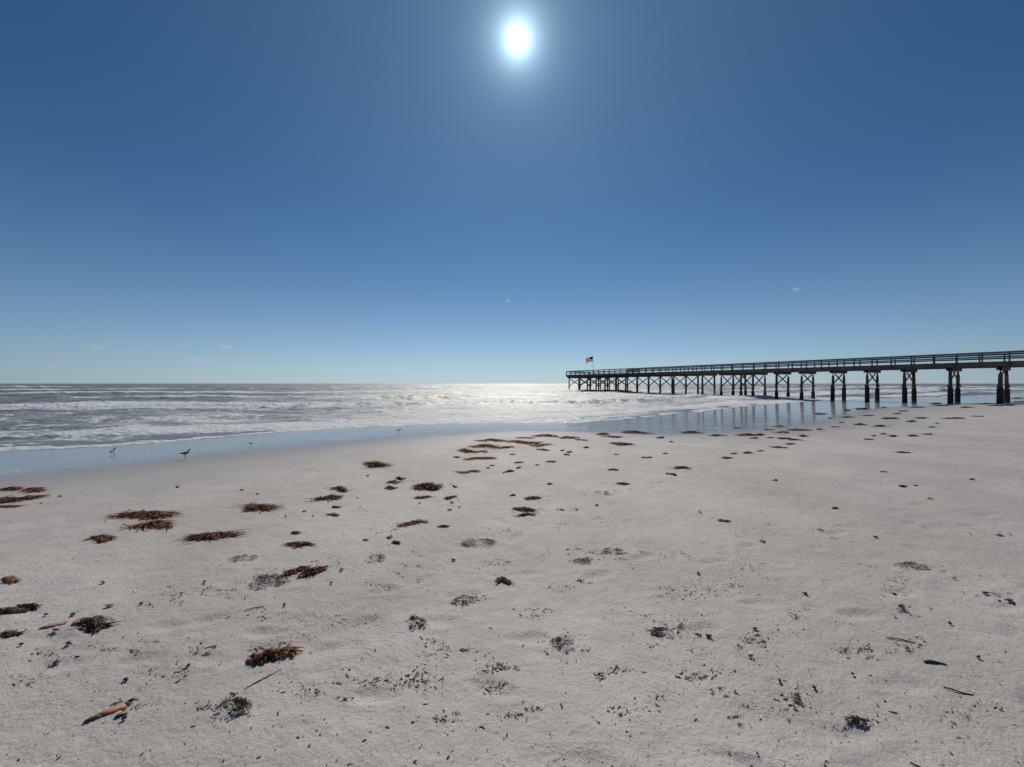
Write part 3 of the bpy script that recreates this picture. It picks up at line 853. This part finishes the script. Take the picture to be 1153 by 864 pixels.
SMALL = {
 ('small dark scraps of seaweed strewn on the sand before the pier piles', 'small flat dark seaweed scrap among many strewn before the pier piles'): [
  (924, 466, 11, 3), (934, 471, 7, 2), (954.6, 470, 12, 3), (977, 468, 8, 3), (967.6, 478, 10, 4), (991, 480, 15, 3), (971, 460.5, 13, 3), (995, 459, 9, 2.5), (1002, 471.4, 15, 4),
  (1025.6, 474.7, 8, 4), (1037.5, 471, 11, 3), (1055, 477, 5, 2.5), (1049, 481, 8, 2.5), (1044, 489, 9, 3), (1029, 491, 12, 3), (1005.5, 491, 13, 2.5), (978, 495, 9, 3), (984, 491, 5, 2.5),
  (995, 489, 6, 2.5), (1053, 454.6, 13, 3), (1060, 457, 14, 2.5), (1070, 456, 12, 2.5), (1108, 455, 14, 3), (1133, 456.5, 16, 3), (1145, 448.5, 16, 2.5), (1148, 453, 14, 3), (1120, 457, 10, 2.5),
  (1074, 471, 24, 2), (1100, 469, 9, 2), (953, 462, 8, 2.5), (940, 481, 9, 2), (922.6, 483.7, 6, 2.5), (1088, 459, 12, 2.5), (1018, 463, 9, 2.5), (1032, 459, 10, 2.5), (1010, 466, 8, 2.2), (947, 476, 7, 2)],
 ('brown scraps along the wet edge below the pile reflections', 'small brown seaweed scrap on the wet edge below the pile reflections'): [
  (881, 487, 14, 3.5), (877, 480, 11, 2.5), (896, 484, 11, 3), (849, 493.5, 9, 3), (884, 494, 15, 3.5), (901, 484.5, 20, 3), (904, 491, 10, 4), (744, 493, 11, 3.5), (756, 498, 5, 2.5), (830, 482, 7, 2), (866, 484, 8, 2),
  (895, 495.5, 12, 3), (890, 500, 12, 2.5), (876, 504, 14, 2.5), (842, 510, 12, 3), (819, 516, 12, 3.5), (856, 508, 8, 2.5), (826, 511, 9, 2.5), (867, 493, 7, 2.5)],
 ('small scraps between the rusty field and the dark clumps', 'small brown scrap on pale sand right of the rusty seaweed field'): [
  (611, 506.5, 13, 3.5), (655, 495.5, 13, 3), (660, 504, 6, 3), (638, 512, 7, 3.5), (641, 509, 7, 3), (577, 512, 6, 2.5), (584, 521, 10, 3.5), (573, 531, 12, 4), (584, 527, 6, 3), (621, 520, 11, 2.5), (690, 529, 11, 3.5),
  (633, 507, 6, 2), (605, 524, 5, 2.5), (550, 527, 4, 2.5), (554, 524.5, 5, 2.5), (694, 512, 5, 2), (749, 511, 6, 2.5), (728, 515, 12, 2)],
 ('small brown scraps scattered over the middle beach', 'small brown seaweed scrap among loose ones on the middle beach'): [
  (344, 576, 13, 5), (378, 571, 10, 4), (507, 560, 14, 5), (508, 566, 11, 4), (512, 548, 6, 3), (518, 571, 6, 3), (406, 571, 6, 4), (333, 600.5, 10, 4), (409, 608, 16, 4), (439, 605, 16, 6), (446, 611, 11, 4), (510, 630, 12, 6),
  (598, 562, 5, 3), (514, 515, 8, 3), (474, 567, 9, 3.5), (631, 574, 18, 4), (578, 558, 6, 4), (619, 545, 6, 2.5), (506, 574, 12, 5), (499, 593, 12, 4), (352, 582, 5, 2.5), (403, 561, 5, 2.5), (414, 536, 4, 2), (272, 552, 4, 2), (200, 549, 4, 3),
  (290, 556, 4, 3), (293, 578, 4, 2), (322, 582, 4, 2.5), (68, 559, 4, 3), (46, 567, 4, 3), (385, 642, 7, 4), (373, 657, 6, 4), (650, 573, 9, 2.5), (672, 569, 9, 2)],
 ('short dark leaf scraps lying singly on the plain right hand sand', 'short dark leaf scrap lying by itself on the plain right hand sand'): [
  (815, 586.5, 13, 3), (857, 609.5, 12, 3.5), (1015, 509.5, 12, 3), (1016, 547, 10, 3), (1045, 561, 13, 4), (906, 669.5, 14, 5), (850, 709, 10, 4), (925, 597.5, 12, 4), (1124, 603, 15, 4), (1135, 677, 18, 5), (1008, 670, 8, 3), (798, 718, 10, 4),
  (756, 534, 10, 3.5), (969, 478.5, 8, 2.5), (1110, 669, 14, 3.5), (788, 645, 10, 4), (845, 740, 8, 3), (1075, 652, 6, 3), (960, 760, 6, 3), (878, 767, 5, 2.5), (1101, 741, 8, 3), (1070, 702, 8, 3), (917, 775, 6, 3), (1031, 547, 5, 2), (873, 541, 7, 2.5),
  (995, 531, 7, 2), (1095, 540, 7, 2), (940, 572, 8, 2.5), (788, 577, 9, 4), (985, 605, 10, 3)],
 ('small dark leaf scraps on the near left sand', 'small dark leaf scrap lying on the near left sand'): [
  (62, 746, 9, 7), (77, 726, 10, 5), (62, 711, 12, 4), (52, 693, 5, 3), (115, 657, 12, 3), (158, 680, 8, 10), (83, 692, 12, 5), (142, 766, 11, 4), (213, 751, 9, 5), (124, 683, 14, 6), (140, 810, 10, 5), (147, 790, 9, 5), (230, 656, 9, 4), (24, 727, 7, 4), (320, 681, 9, 6)],
}
kk = 0
for (grp, lb), lst in SMALL.items():
    for (x, y, w, h) in lst:
        kd = 'd' if ('dark' in lb or kk % 4 == 0) else 'm'
        if y > 560: kd = 's' if kk % 3 or y > 640 else kd
        o = clump(x, y, w, h, kd, 900 + kk); kk += 1
        o.name = 'seaweed_scrap'
        tag(o, lb, 'seaweed scrap', grp)

# flat solid pieces: salmon husks, a leaf, a stick
def husk(px, py, w, ang, width, name, mt, label, cat, bend=.12, lift=.012):
    X, Y = at(px, py); s = Y / F; L = w * s / max(abs(math.cos(ang)), .3)
    m = MB(); n = 11
    pts, rings = [], []
    b = len(m.v)
    R = random.Random(int(px * 7))
    for i in range(n):
        f = i / (n - 1); wd = width * (math.sin(math.pi * min(max(f, .05), .95)) ** .25) * R.uniform(.6, 1.3)
        x = (f - .5) * L; y = bend * L * math.sin(f * math.pi)
        for k, (a, c) in enumerate(((-1, 0), (-.55, .75), (0, 1), (.55, .7), (1, 0), (0, -.3))):
            m.v.append((x * math.cos(ang) - (y + a * wd / 2) * math.sin(ang), x * math.sin(ang) + (y + a * wd / 2) * math.cos(ang), lift * (c * (.7 + .5 * R.random())) + .003 + lift * .4 * math.sin(f * 5)))
    for i in range(n - 1):
        for k in range(6):
            j = (k + 1) % 6
            m.f.append((b + i * 6 + k, b + i * 6 + j, b + (i + 1) * 6 + j, b + (i + 1) * 6 + k))
    m.f.append(tuple(b + k for k in range(6))); m.f.append(tuple(b + (n - 1) * 6 + k for k in reversed(range(6))))
    o = m.build(name, mt, None, True); o.location = (X, Y, ground1(X, Y))
    return tag(o, label, cat)
husk(127, 800, 25, .5, .042, 'husk_piece', M_scrap_pink, 'long salmon red husk lying at the bottom left of the photo', 'husk', .03, .008)
husk(60, 705, 18, .5, .06, 'husk_piece', mat_plain('tan_husk', (.48, .29, .18), .7, .4, 30), 'broad tan salmon husk left of the dark leafy patch', 'husk', .05, .007)
husk(90, 702, 11, .3, .06, 'husk_piece', M_scrap_pink, 'small salmon pink husk touching the dark leafy patch', 'husk', .08)
husk(106, 809, 12, .7, .035, 'bark_piece', M_bark, 'dark curled bark piece just below the long salmon husk', 'bark', .1, .009)
husk(136, 806, 9, .5, .03, 'bark_piece', M_bark, 'small dark bark piece against the right side of the salmon husk', 'bark', .1, .009)
husk(1053, 747.7, 21, -.18, .028, 'leaf', M_bark, 'dark narrow leaf lying flat on the near right sand', 'leaf', .08, .008)
husk(1079, 778.6, 21, -.45, .008, 'stick', M_bark, 'thin curved dark stick near the bottom right of the sand', 'stick', -.08, .006)
husk(1014, 722, 24, -.3, .008, 'stick', M_bark, 'thin straight twig on plain sand above the narrow leaf', 'stick', .03, .005)
husk(296, 765, 22, .9, .006, 'stick', M_bark, 'thin pale stalk right of the bristly brown tuft', 'stick', .03, .005)
husk(286, 686, 16, .5, .008, 'stick', M_bark, 'short thin twig below the dark twig tangle', 'stick', .05, .005)

# crumbs and torn bits of weed too many to count
def litter():
    R = np.random.default_rng(5)
    clusters = [(692, 625, 60, 14, 150), (640, 622, 40, 12, 60), (745, 625, 50, 20, 70), (760, 668, 50, 16, 90), (758, 712, 55, 22, 170), (640, 728, 36, 22, 110), (682, 757, 34, 9, 60), (560, 752, 36, 12, 110), (462, 765, 60, 22, 220),
                (404, 768, 30, 8, 60), (500, 730, 40, 22, 110), (505, 808, 24, 9, 50), (560, 772, 40, 12, 60), (472, 705, 30, 14, 70), (524, 676, 34, 10, 60), (545, 635, 60, 10, 60), (650, 655, 60, 12, 60), (850, 720, 46, 18, 130), (800, 665, 60, 24, 120),
                (890, 690, 40, 22, 50), (790, 760, 44, 16, 90), (900, 788, 24, 22, 60), (965, 730, 46, 14, 90), (1020, 728, 40, 14, 90), (1035, 640, 40, 16, 60), (1020, 690, 30, 12, 40), (1110, 672, 40, 12, 60), (965, 811, 30, 10, 60), (810, 778, 20, 10, 30),
                (260, 797, 44, 22, 130), (320, 727, 50, 12, 110), (205, 670, 40, 18, 120), (265, 668, 40, 12, 70), (300, 655, 46, 16, 110), (350, 640, 50, 20, 130), (110, 700, 46, 14, 110), (145, 730, 50, 14, 110), (245, 730, 36, 12, 80), (55, 740, 40, 16, 60),
                (150, 795, 36, 14, 70), (190, 760, 60, 18, 70), (40, 765, 40, 14, 40), (420, 660, 40, 14, 50), (470, 640, 60, 20, 70), (430, 600, 60, 14, 60), (590, 580, 46, 12, 80), (610, 560, 50, 12, 60), (520, 560, 60, 14, 50), (680, 555, 46, 8, 60),
                (640, 590, 80, 14, 70), (560, 600, 60, 12, 60), (770, 528, 30, 6, 40), (750, 540, 50, 8, 40), (860, 600, 70, 16, 50), (930, 600, 60, 16, 40), (1100, 600, 50, 20, 40), (990, 660, 50, 20, 50), (380, 700, 70, 22, 80), (350, 780, 60, 20, 70),
                (600, 690, 70, 16, 60), (710, 690, 50, 12, 50), (590, 800, 60, 16, 60), (700, 800, 80, 16, 60), (850, 800, 80, 16, 60), (1090, 800, 60, 14, 50), (940, 640, 70, 20, 50), (830, 640, 60, 20, 60), (300, 690, 60, 14, 60), (700, 585, 60, 12, 40)]
    clusters += [(555, 504, 70, 16, 260), (610, 497, 60, 12, 160), (700, 493, 60, 8, 90), (380, 560, 40, 12, 60), (450, 545, 40, 12, 80), (485, 550, 40, 10, 60), (165, 583, 60, 14, 60), (800, 492, 90, 6, 90), (880, 488, 60, 8, 90), (980, 476, 80, 12, 160)]
    P = []
    for (x, y, w, h, n) in clusters:
        sub = []
        for _ in range(5 + n // 14):
            u = R.normal(0, .36); sub.append((x + u * w, y - u * w * .12 + R.normal(0, h * .30), R.uniform(.03, .17)))
        for _ in range(int(n * 1.6)):
            a, b, c = sub[R.integers(len(sub))]
            P.append((a + R.normal(0, w * c), b + R.normal(0, h * c * 1.2)))
    for _ in range(2800):     # loose crumbs everywhere on dry sand
        y = 500 + 364 * R.random() ** .8; x = R.uniform(-150, 1300)
        P.append((x, y))
    for _ in range(500):
        P.append((R.uniform(300, 1250), R.uniform(492, 560)))
    P = np.array(P)
    # positions on the ground
    t = (P[:, 1] - CY) / F; Y = 1.65 / t
    for _ in range(14):
        X = (P[:, 0] - CX) / F * Y
        Y += .7 * ((EYE - np.maximum(ground(X, Y, False), 0)) / t - Y)
    X = (P[:, 0] - CX) / F * Y
    ok = (bil(D1, X, Y) < -.8) & (P[:, 1] > 480)
    X, Y = X[ok], Y[ok]; N = len(X); n = 5
    s = Y / F
    L = np.clip(np.exp(R.normal(math.log(.0088), .62, N)), .003, .06); L = np.maximum(L, s * 1.1)
    th = R.normal(0, .75, N) + .25; curl = R.normal(0, 1.1, N)
    x = np.zeros((N, n)); y = np.zeros((N, n)); cx = X - .5 * L * np.cos(th); cy = Y - .5 * L * np.sin(th)
    for i in range(n):
        x[:, i] = cx; y[:, i] = cy
        a = th + curl * (i / n); cx = cx + L / n * np.cos(a); cy = cy + L / n * np.sin(a)
    z = ground(x.ravel(), y.ravel()).reshape(N, n) + .0015 + np.abs(R.normal(0, .003, N))[:, None] * np.linspace(0, 1, n)
    r = np.maximum(np.minimum(L * R.uniform(.06, .24, N), .0045), s * .18)[:, None] * np.array([.4, 1, 1, .8, .2])
    dx = np.gradient(x, axis=1); dy = np.gradient(y, axis=1); l = np.hypot(dx, dy) + 1e-9; ax, ay = -dy / l, dx / l
    V = np.stack([np.stack([x + ax * r, y + ay * r, z], -1), np.stack([x - ax * r, y - ay * r, z], -1), np.stack([x, y, z + r * .8], -1)], 2)   # N,n,3,3
    V = V.reshape(-1, 3)
    base = (np.arange(N) * n * 3)[:, None, None]
    k = np.arange(n - 1)[None, :, None] * 3
    Q = []
    for i in range(3):
        j = (i + 1) % 3
        Q.append(np.stack([base + k + i, base + k + j, base + k + 3 + j, base + k + 3 + i], -1).reshape(-1, 4))
    Q = np.concatenate(Q)
    o = raw_mesh('seaweed_litter', V, Q, M_litter)
    tag(o, 'countless dark crumbs of dry weed and twigs peppering the dry sand', 'seaweed litter', None, 'stuff')
litter()

# ------------------------------------------------------------------ shore birds
M_back = mat_plain('grey_brown_plumage', (.10, .085, .07), .8, .4, 60)
M_belly = mat_plain('pale_plumage', (.45, .43, .40), .8, .2, 60)
M_blackp = mat_plain('blackish_plumage', (.035, .03, .028), .7, .3, 60)
M_leg = mat_plain('dusky_leg', (.10, .085, .06), .6)
M_redleg = mat_plain('orange_leg', (.45, .13, .04), .6)
M_beak = mat_plain('dark_beak', (.03, .028, .026), .4)
def bird(px, py, hgt, face, label, group, mat_body, mat_leg, leg_frac=.42, head_down=0.0, beak=.22):
    """wader; hgt = standing height in metres, face = heading of the bill"""
    X, Y = at(px, py)
    z = max(ground1(X, Y, False), 0)
    root = empty('shore_bird', (X, Y, z), face)
    tag(root, label, 'bird', group)
    k = hgt; lz = leg_frac * k
    # body: one lofted skin from tail through body, neck, head
    cz = lz + .17 * k
    hx, hz = (.36 * k, k * .93 - .0) if head_down <= 0 else (.44 * k, k * .93 - head_down * k)
    prof = [(-.55 * k, cz - .02 * k, .012, .02), (-.40 * k, cz + .0 * k, .045, .03), (-.22 * k, cz + .01 * k, .095, .085), (0, cz, .125, .125), (.13 * k, cz + .03 * k, .115, .115),
            (.22 * k, cz + .09 * k, .075, .08), ((.24 * k + hx) / 2 - .01 * k, (cz + .12 * k + hz) / 2, .048, .05), (hx - .05 * k, hz - .02 * k, .058, .06), (hx, hz, .062, .062), (hx + .05 * k, hz - .005 * k, .04, .04), (hx + .075 * k, hz - .012 * k, .016, .016)]
    m = MB(); n = 14; b = 0
    pts = [Vector((p[0], 0, p[1])) for p in prof]
    for i, p in enumerate(pts):
        d = (pts[min(i + 1, len(pts) - 1)] - pts[max(i - 1, 0)]).normalized(); up = Vector((0, 1, 0)).cross(d) * -1
        for j in range(n):
            t = 2 * math.pi * j / n
            m.v.append(tuple(p + Vector((0, 1, 0)) * (prof[i][2] * k * math.cos(t)) + up * (prof[i][3] * k * math.sin(t))))
    for i in range(len(pts) - 1):
        for j in range(n):
            q = (j + 1) % n
            m.f.append((i * n + j, i * n + q, (i + 1) * n + q, (i + 1) * n + j))
    m.f.append(tuple(reversed(range(n)))); m.f.append(tuple((len(pts) - 1) * n + j for j in range(n)))
    # legs grow out of the same skin
    body = m.build('body', mat_body, root, True)
    sub = body.modifiers.new('s', 'SUBSURF'); sub.levels = 1; sub.render_levels = 1
    for sg in (-1, 1):
        w = MB(); w.tube([(.12 * k, sg * .085 * k, cz + .05 * k), (-.05 * k, sg * .125 * k, cz + .03 * k), (-.25 * k, sg * .10 * k, cz + .02 * k), (-.5 * k, sg * .03 * k, cz + .0 * k)], [.03 * k, .06 * k, .045 * k, .008 * k], 10)
        w.build('wing', M_blackp if mat_body is M_blackp else M_back, root, True)
    bk = MB(); bk.tube([(hx + .06 * k, 0, hz - .008 * k), (hx + (.06 + beak * .5) * k, 0, hz - .03 * k), (hx + (.06 + beak) * k, 0, hz - .065 * k - head_down * .1 * k)], [.016 * k, .010 * k, .004 * k], 8); bk.build('beak', M_beak, root, True)
    for sg in (-1, 1):
        e = MB(); e.tube([(hx + .012 * k, sg * .052 * k, hz + .014 * k), (hx + .012 * k, sg * .062 * k, hz + .014 * k)], [.011 * k, .007 * k], 8); e.build('eye', M_beak, root, True)
        st = sg * .03 * k
        l = MB(); l.tube([(-.01 * k, sg * .05 * k, cz - .04 * k), (-.035 * k + st, sg * .048 * k, lz * .52), (.0 + st, sg * .045 * k, .006)], [.022 * k, .012 * k, .010 * k], 8)
        for a in (-.5, 0, .5):
            l.tube([(0 + st, sg * .045 * k, .006), (.085 * k * math.cos(a) + st, sg * .045 * k + .085 * k * math.sin(a), .004)], [.009 * k, .004 * k], 6)
        l.tube([(0 + st, sg * .045 * k, .006), (-.035 * k + st, sg * .045 * k, .004)], [.008 * k, .004 * k], 6)
        l.build('leg', mat_leg, root, True)
    return root
bg = 'shore birds feeding at the water edge'
bird(208.5, 517.6, .285, math.radians(8), 'tall long legged grey wader standing over its reflection in the wet film', bg, M_back, M_leg)
bird(125.5, 511.5, .155, math.radians(5), 'low blackish bird, nearer one of the close pair at the foam line', bg, M_blackp, M_redleg, .3, .16, .15)
bird(128.5, 508.6, .165, math.radians(-8), 'blackish bird half hidden behind the nearer one of the close pair', bg, M_blackp, M_redleg, .32, .1, .15)
bird(282.5, 502.3, .15, math.radians(175), 'small dark bird feeding head down alone in the shallow foam', bg, M_blackp, M_leg, .35, .15, .18)
bird(449, 487.3, .20, math.radians(20), 'tiny distant bird on the wet sand in the middle of the shore', bg, M_back, M_leg, .38, .05, .18)

# ------------------------------------------------------------------ little clouds
def cloud(px, py, w, h, label, dens, seed):
    dist = 5200.0
    x = (px - CX) / F * dist; z = EYE + (CY - py) / F * dist
    s = dist / F
    g = G('cloud_vapour')
    vol = g.N.new('ShaderNodeVolumePrincipled'); vol.inputs['Color'].default_value = (1, 1, 1, 1)
    vol.inputs['Anisotropy'].default_value = .3
    tc = g.N.new('ShaderNodeTexCoord').outputs['Object']
    ln = g.N.new('ShaderNodeVectorMath'); ln.operation = 'LENGTH'; g.L.new(tc, ln.inputs[0])
    mp = g.N.new('ShaderNodeMapping'); g.L.new(tc, mp.inputs[0]); mp.inputs['Location'].default_value = (seed * 3.1, seed, 0); mp.inputs['Scale'].default_value = (1.3, 1, .9)
    n = g.noise(mp.outputs[0], 1.5, 4, .65)
    q = g.math('SUBTRACT', g.math('ADD', g.math('MULTIPLY', n, 1.9), -.12), ln.outputs['Value'])
    d = g.math('MULTIPLY', g.maprange(q, 0, .45), dens * 2.6)
    g.L.new(d, vol.inputs['Density']); g.L.new(vol.outputs[0], g.out.inputs['Volume'])
    m = MB(); nr, na = 10, 18
    for i in range(nr + 1):
        ph = math.pi * i / nr
        for j in range(na):
            t = 2 * math.pi * j / na
            k = 1 + .12 * math.sin(3 * t + seed) * math.sin(ph)
            m.v.append((math.sin(ph) * math.cos(t) * k, math.sin(ph) * math.sin(t) * k, math.cos(ph)))
    for i in range(nr):
        for j in range(na):
            m.f.append((i * na + j, (i + 1) * na + j, (i + 1) * na + (j + 1) % na, i * na + (j + 1) % na))
    o = m.build('cloud', g.m, None, True)
    o.location = (x, dist, z); o.scale = (w * s * .75, w * s * .5, h * s * .8)
    tag(o, label, 'cloud', 'small clouds low over the sea')
cloud(107, 390.5, 13, 6, 'small round wisp of cloud, upper one at the far left', .0022, 1)
cloud(208.5, 388.8, 12, 4.5, 'thin wisp of cloud above the brightest low streak', .0020, 2)
cloud(253, 391, 14, 5, 'small slanting wisp of cloud right of the other wisps', .0016, 3)
cloud(219, 406, 18, 5, 'brightest flat streak of cloud low over the sea', .0024, 4)
cloud(57, 412, 17, 4, 'faint flat streak of cloud low beside the leftmost streak', .0011, 5)
cloud(14, 413.5, 15, 4, 'faint leftmost streak of cloud just above the horizon', .0011, 6)
cloud(572, 339, 6, 4, 'tiny lone cloud speck high in the middle sky', .0022, 7)
cloud(896, 326, 8, 4, 'tiny lone cloud speck in the sky above the pier', .0020, 8)

# ------------------------------------------------------------------ light, sky, camera
sx, sy, sz = 583 - CX, F, CY - 44
el = math.atan2(sz, math.hypot(sx, sy)); az = math.atan2(sx, sy)     # azimuth clockwise from +Y
sun_dir = Vector((math.sin(az) * math.cos(el), math.cos(az) * math.cos(el), math.sin(el)))
ld = bpy.data.lights.new('sun', 'SUN'); ld.energy = 3.2; ld.angle = math.radians(.53); ld.color = (1, .93, .82)
lo = bpy.data.objects.new('sun', ld); col.objects.link(lo)
lo.rotation_euler = sun_dir.to_track_quat('Z', 'Y').to_euler(); lo.location = (0, 0, 50)

world = bpy.data.worlds.new('World'); scene.world = world; world.use_nodes = True
nt = world.node_tree; nt.nodes.clear()
sky = nt.nodes.new('ShaderNodeTexSky'); sky.sky_type = 'NISHITA'; sky.sun_disc = False
sky.sun_elevation = el; sky.sun_rotation = az; sky.altitude = 0; sky.air_density = .55; sky.dust_density = .0; sky.ozone_density = 4.0
bgn = nt.nodes.new('ShaderNodeBackground'); bgn.inputs['Strength'].default_value = .062
outw = nt.nodes.new('ShaderNodeOutputWorld')
hs = nt.nodes.new('ShaderNodeHueSaturation'); hs.inputs['Saturation'].default_value = 1.14; nt.links.new(sky.outputs[0], hs.inputs['Color']); mt_ = nt.nodes.new('ShaderNodeMix'); mt_.data_type = 'RGBA'; mt_.blend_type = 'MULTIPLY'; mt_.inputs[0].default_value = 1; nt.links.new(hs.outputs[0], mt_.inputs[6]); mt_.inputs[7].default_value = (.58, 1.06, 1.08, 1)
# circumsolar aureole round the true direction of the sun
tc = nt.nodes.new('ShaderNodeTexCoord')
dot = nt.nodes.new('ShaderNodeVectorMath'); dot.operation = 'DOT_PRODUCT'; nt.links.new(tc.outputs['Generated'], dot.inputs[0]); dot.inputs[1].default_value = sun_dir
def wm(op, a, b=0.0, clamp=False):
    n = nt.nodes.new('ShaderNodeMath'); n.operation = op; n.use_clamp = clamp
    for i, v in enumerate((a, b)):
        if isinstance(v, bpy.types.NodeSocket): nt.links.new(v, n.inputs[i])
        else: n.inputs[i].default_value = v
    return n.outputs[0]
c = wm('MAXIMUM', dot.outputs['Value'], 0.0)
glow = wm('ADD', wm('DIVIDE', .00062, wm('ADD', wm('SUBTRACT', 1.0, c), .00022)), wm('MULTIPLY', wm('POWER', c, 6.0), .095))
bg2 = nt.nodes.new('ShaderNodeBackground'); bg2.inputs['Color'].default_value = (.62, .86, 1, 1); nt.links.new(glow, bg2.inputs['Strength'])
# pale sea haze low over the horizon, brighter towards the sun
sepz = nt.nodes.new('ShaderNodeSeparateXYZ'); nt.links.new(tc.outputs['Generated'], sepz.inputs[0])
zz = wm('MAXIMUM', sepz.outputs[2], 0.0)
hz = wm('MULTIPLY', wm('POWER', 2.71828, wm('MULTIPLY', zz, -8.0)), .95)
hcol = nt.nodes.new('ShaderNodeMix'); hcol.data_type = 'RGBA'; nt.links.new(wm('MULTIPLY', c, 1.25, True), hcol.inputs[0])
hcol.inputs[6].default_value = (.06 / .062, .11 / .062, .155 / .062, 1); hcol.inputs[7].default_value = (.55 / .062, .63 / .062, .68 / .062, 1)
hm = nt.nodes.new('ShaderNodeMix'); hm.data_type = 'RGBA'; nt.links.new(hz, hm.inputs[0]); nt.links.new(mt_.outputs[2], hm.inputs[6]); nt.links.new(hcol.outputs[2], hm.inputs[7])
nt.links.new(hm.outputs[2], bgn.inputs[0])
add = nt.nodes.new('ShaderNodeAddShader'); nt.links.new(bgn.outputs[0], add.inputs[0]); nt.links.new(bg2.outputs[0], add.inputs[1])
nt.links.new(add.outputs[0], outw.inputs['Surface'])

cd = bpy.data.cameras.new('camera'); cam = bpy.data.objects.new('camera', cd); col.objects.link(cam)
cam.location = (0, 0, EYE); cam.rotation_euler = (math.radians(90), 0, 0)
cd.sensor_width = 36; cd.sensor_fit = 'HORIZONTAL'; cd.lens = 36 * F / 1153; cd.clip_start = .05; cd.clip_end = 30000
scene.camera = cam
vs = scene.view_settings
vs.view_transform = 'Standard'; vs.look = 'None'; vs.gamma = 1; vs.exposure = 0.0; vs.use_curve_mapping = False
scene.render.engine = 'CYCLES'
scene.cycles.use_denoising = True
scene.cycles.max_bounces = 6; scene.cycles.diffuse_bounces = 3; scene.cycles.glossy_bounces = 3; scene.cycles.volume_bounces = 1
scene.cycles.sample_clamp_indirect = 4; scene.cycles.sample_clamp_direct = 0
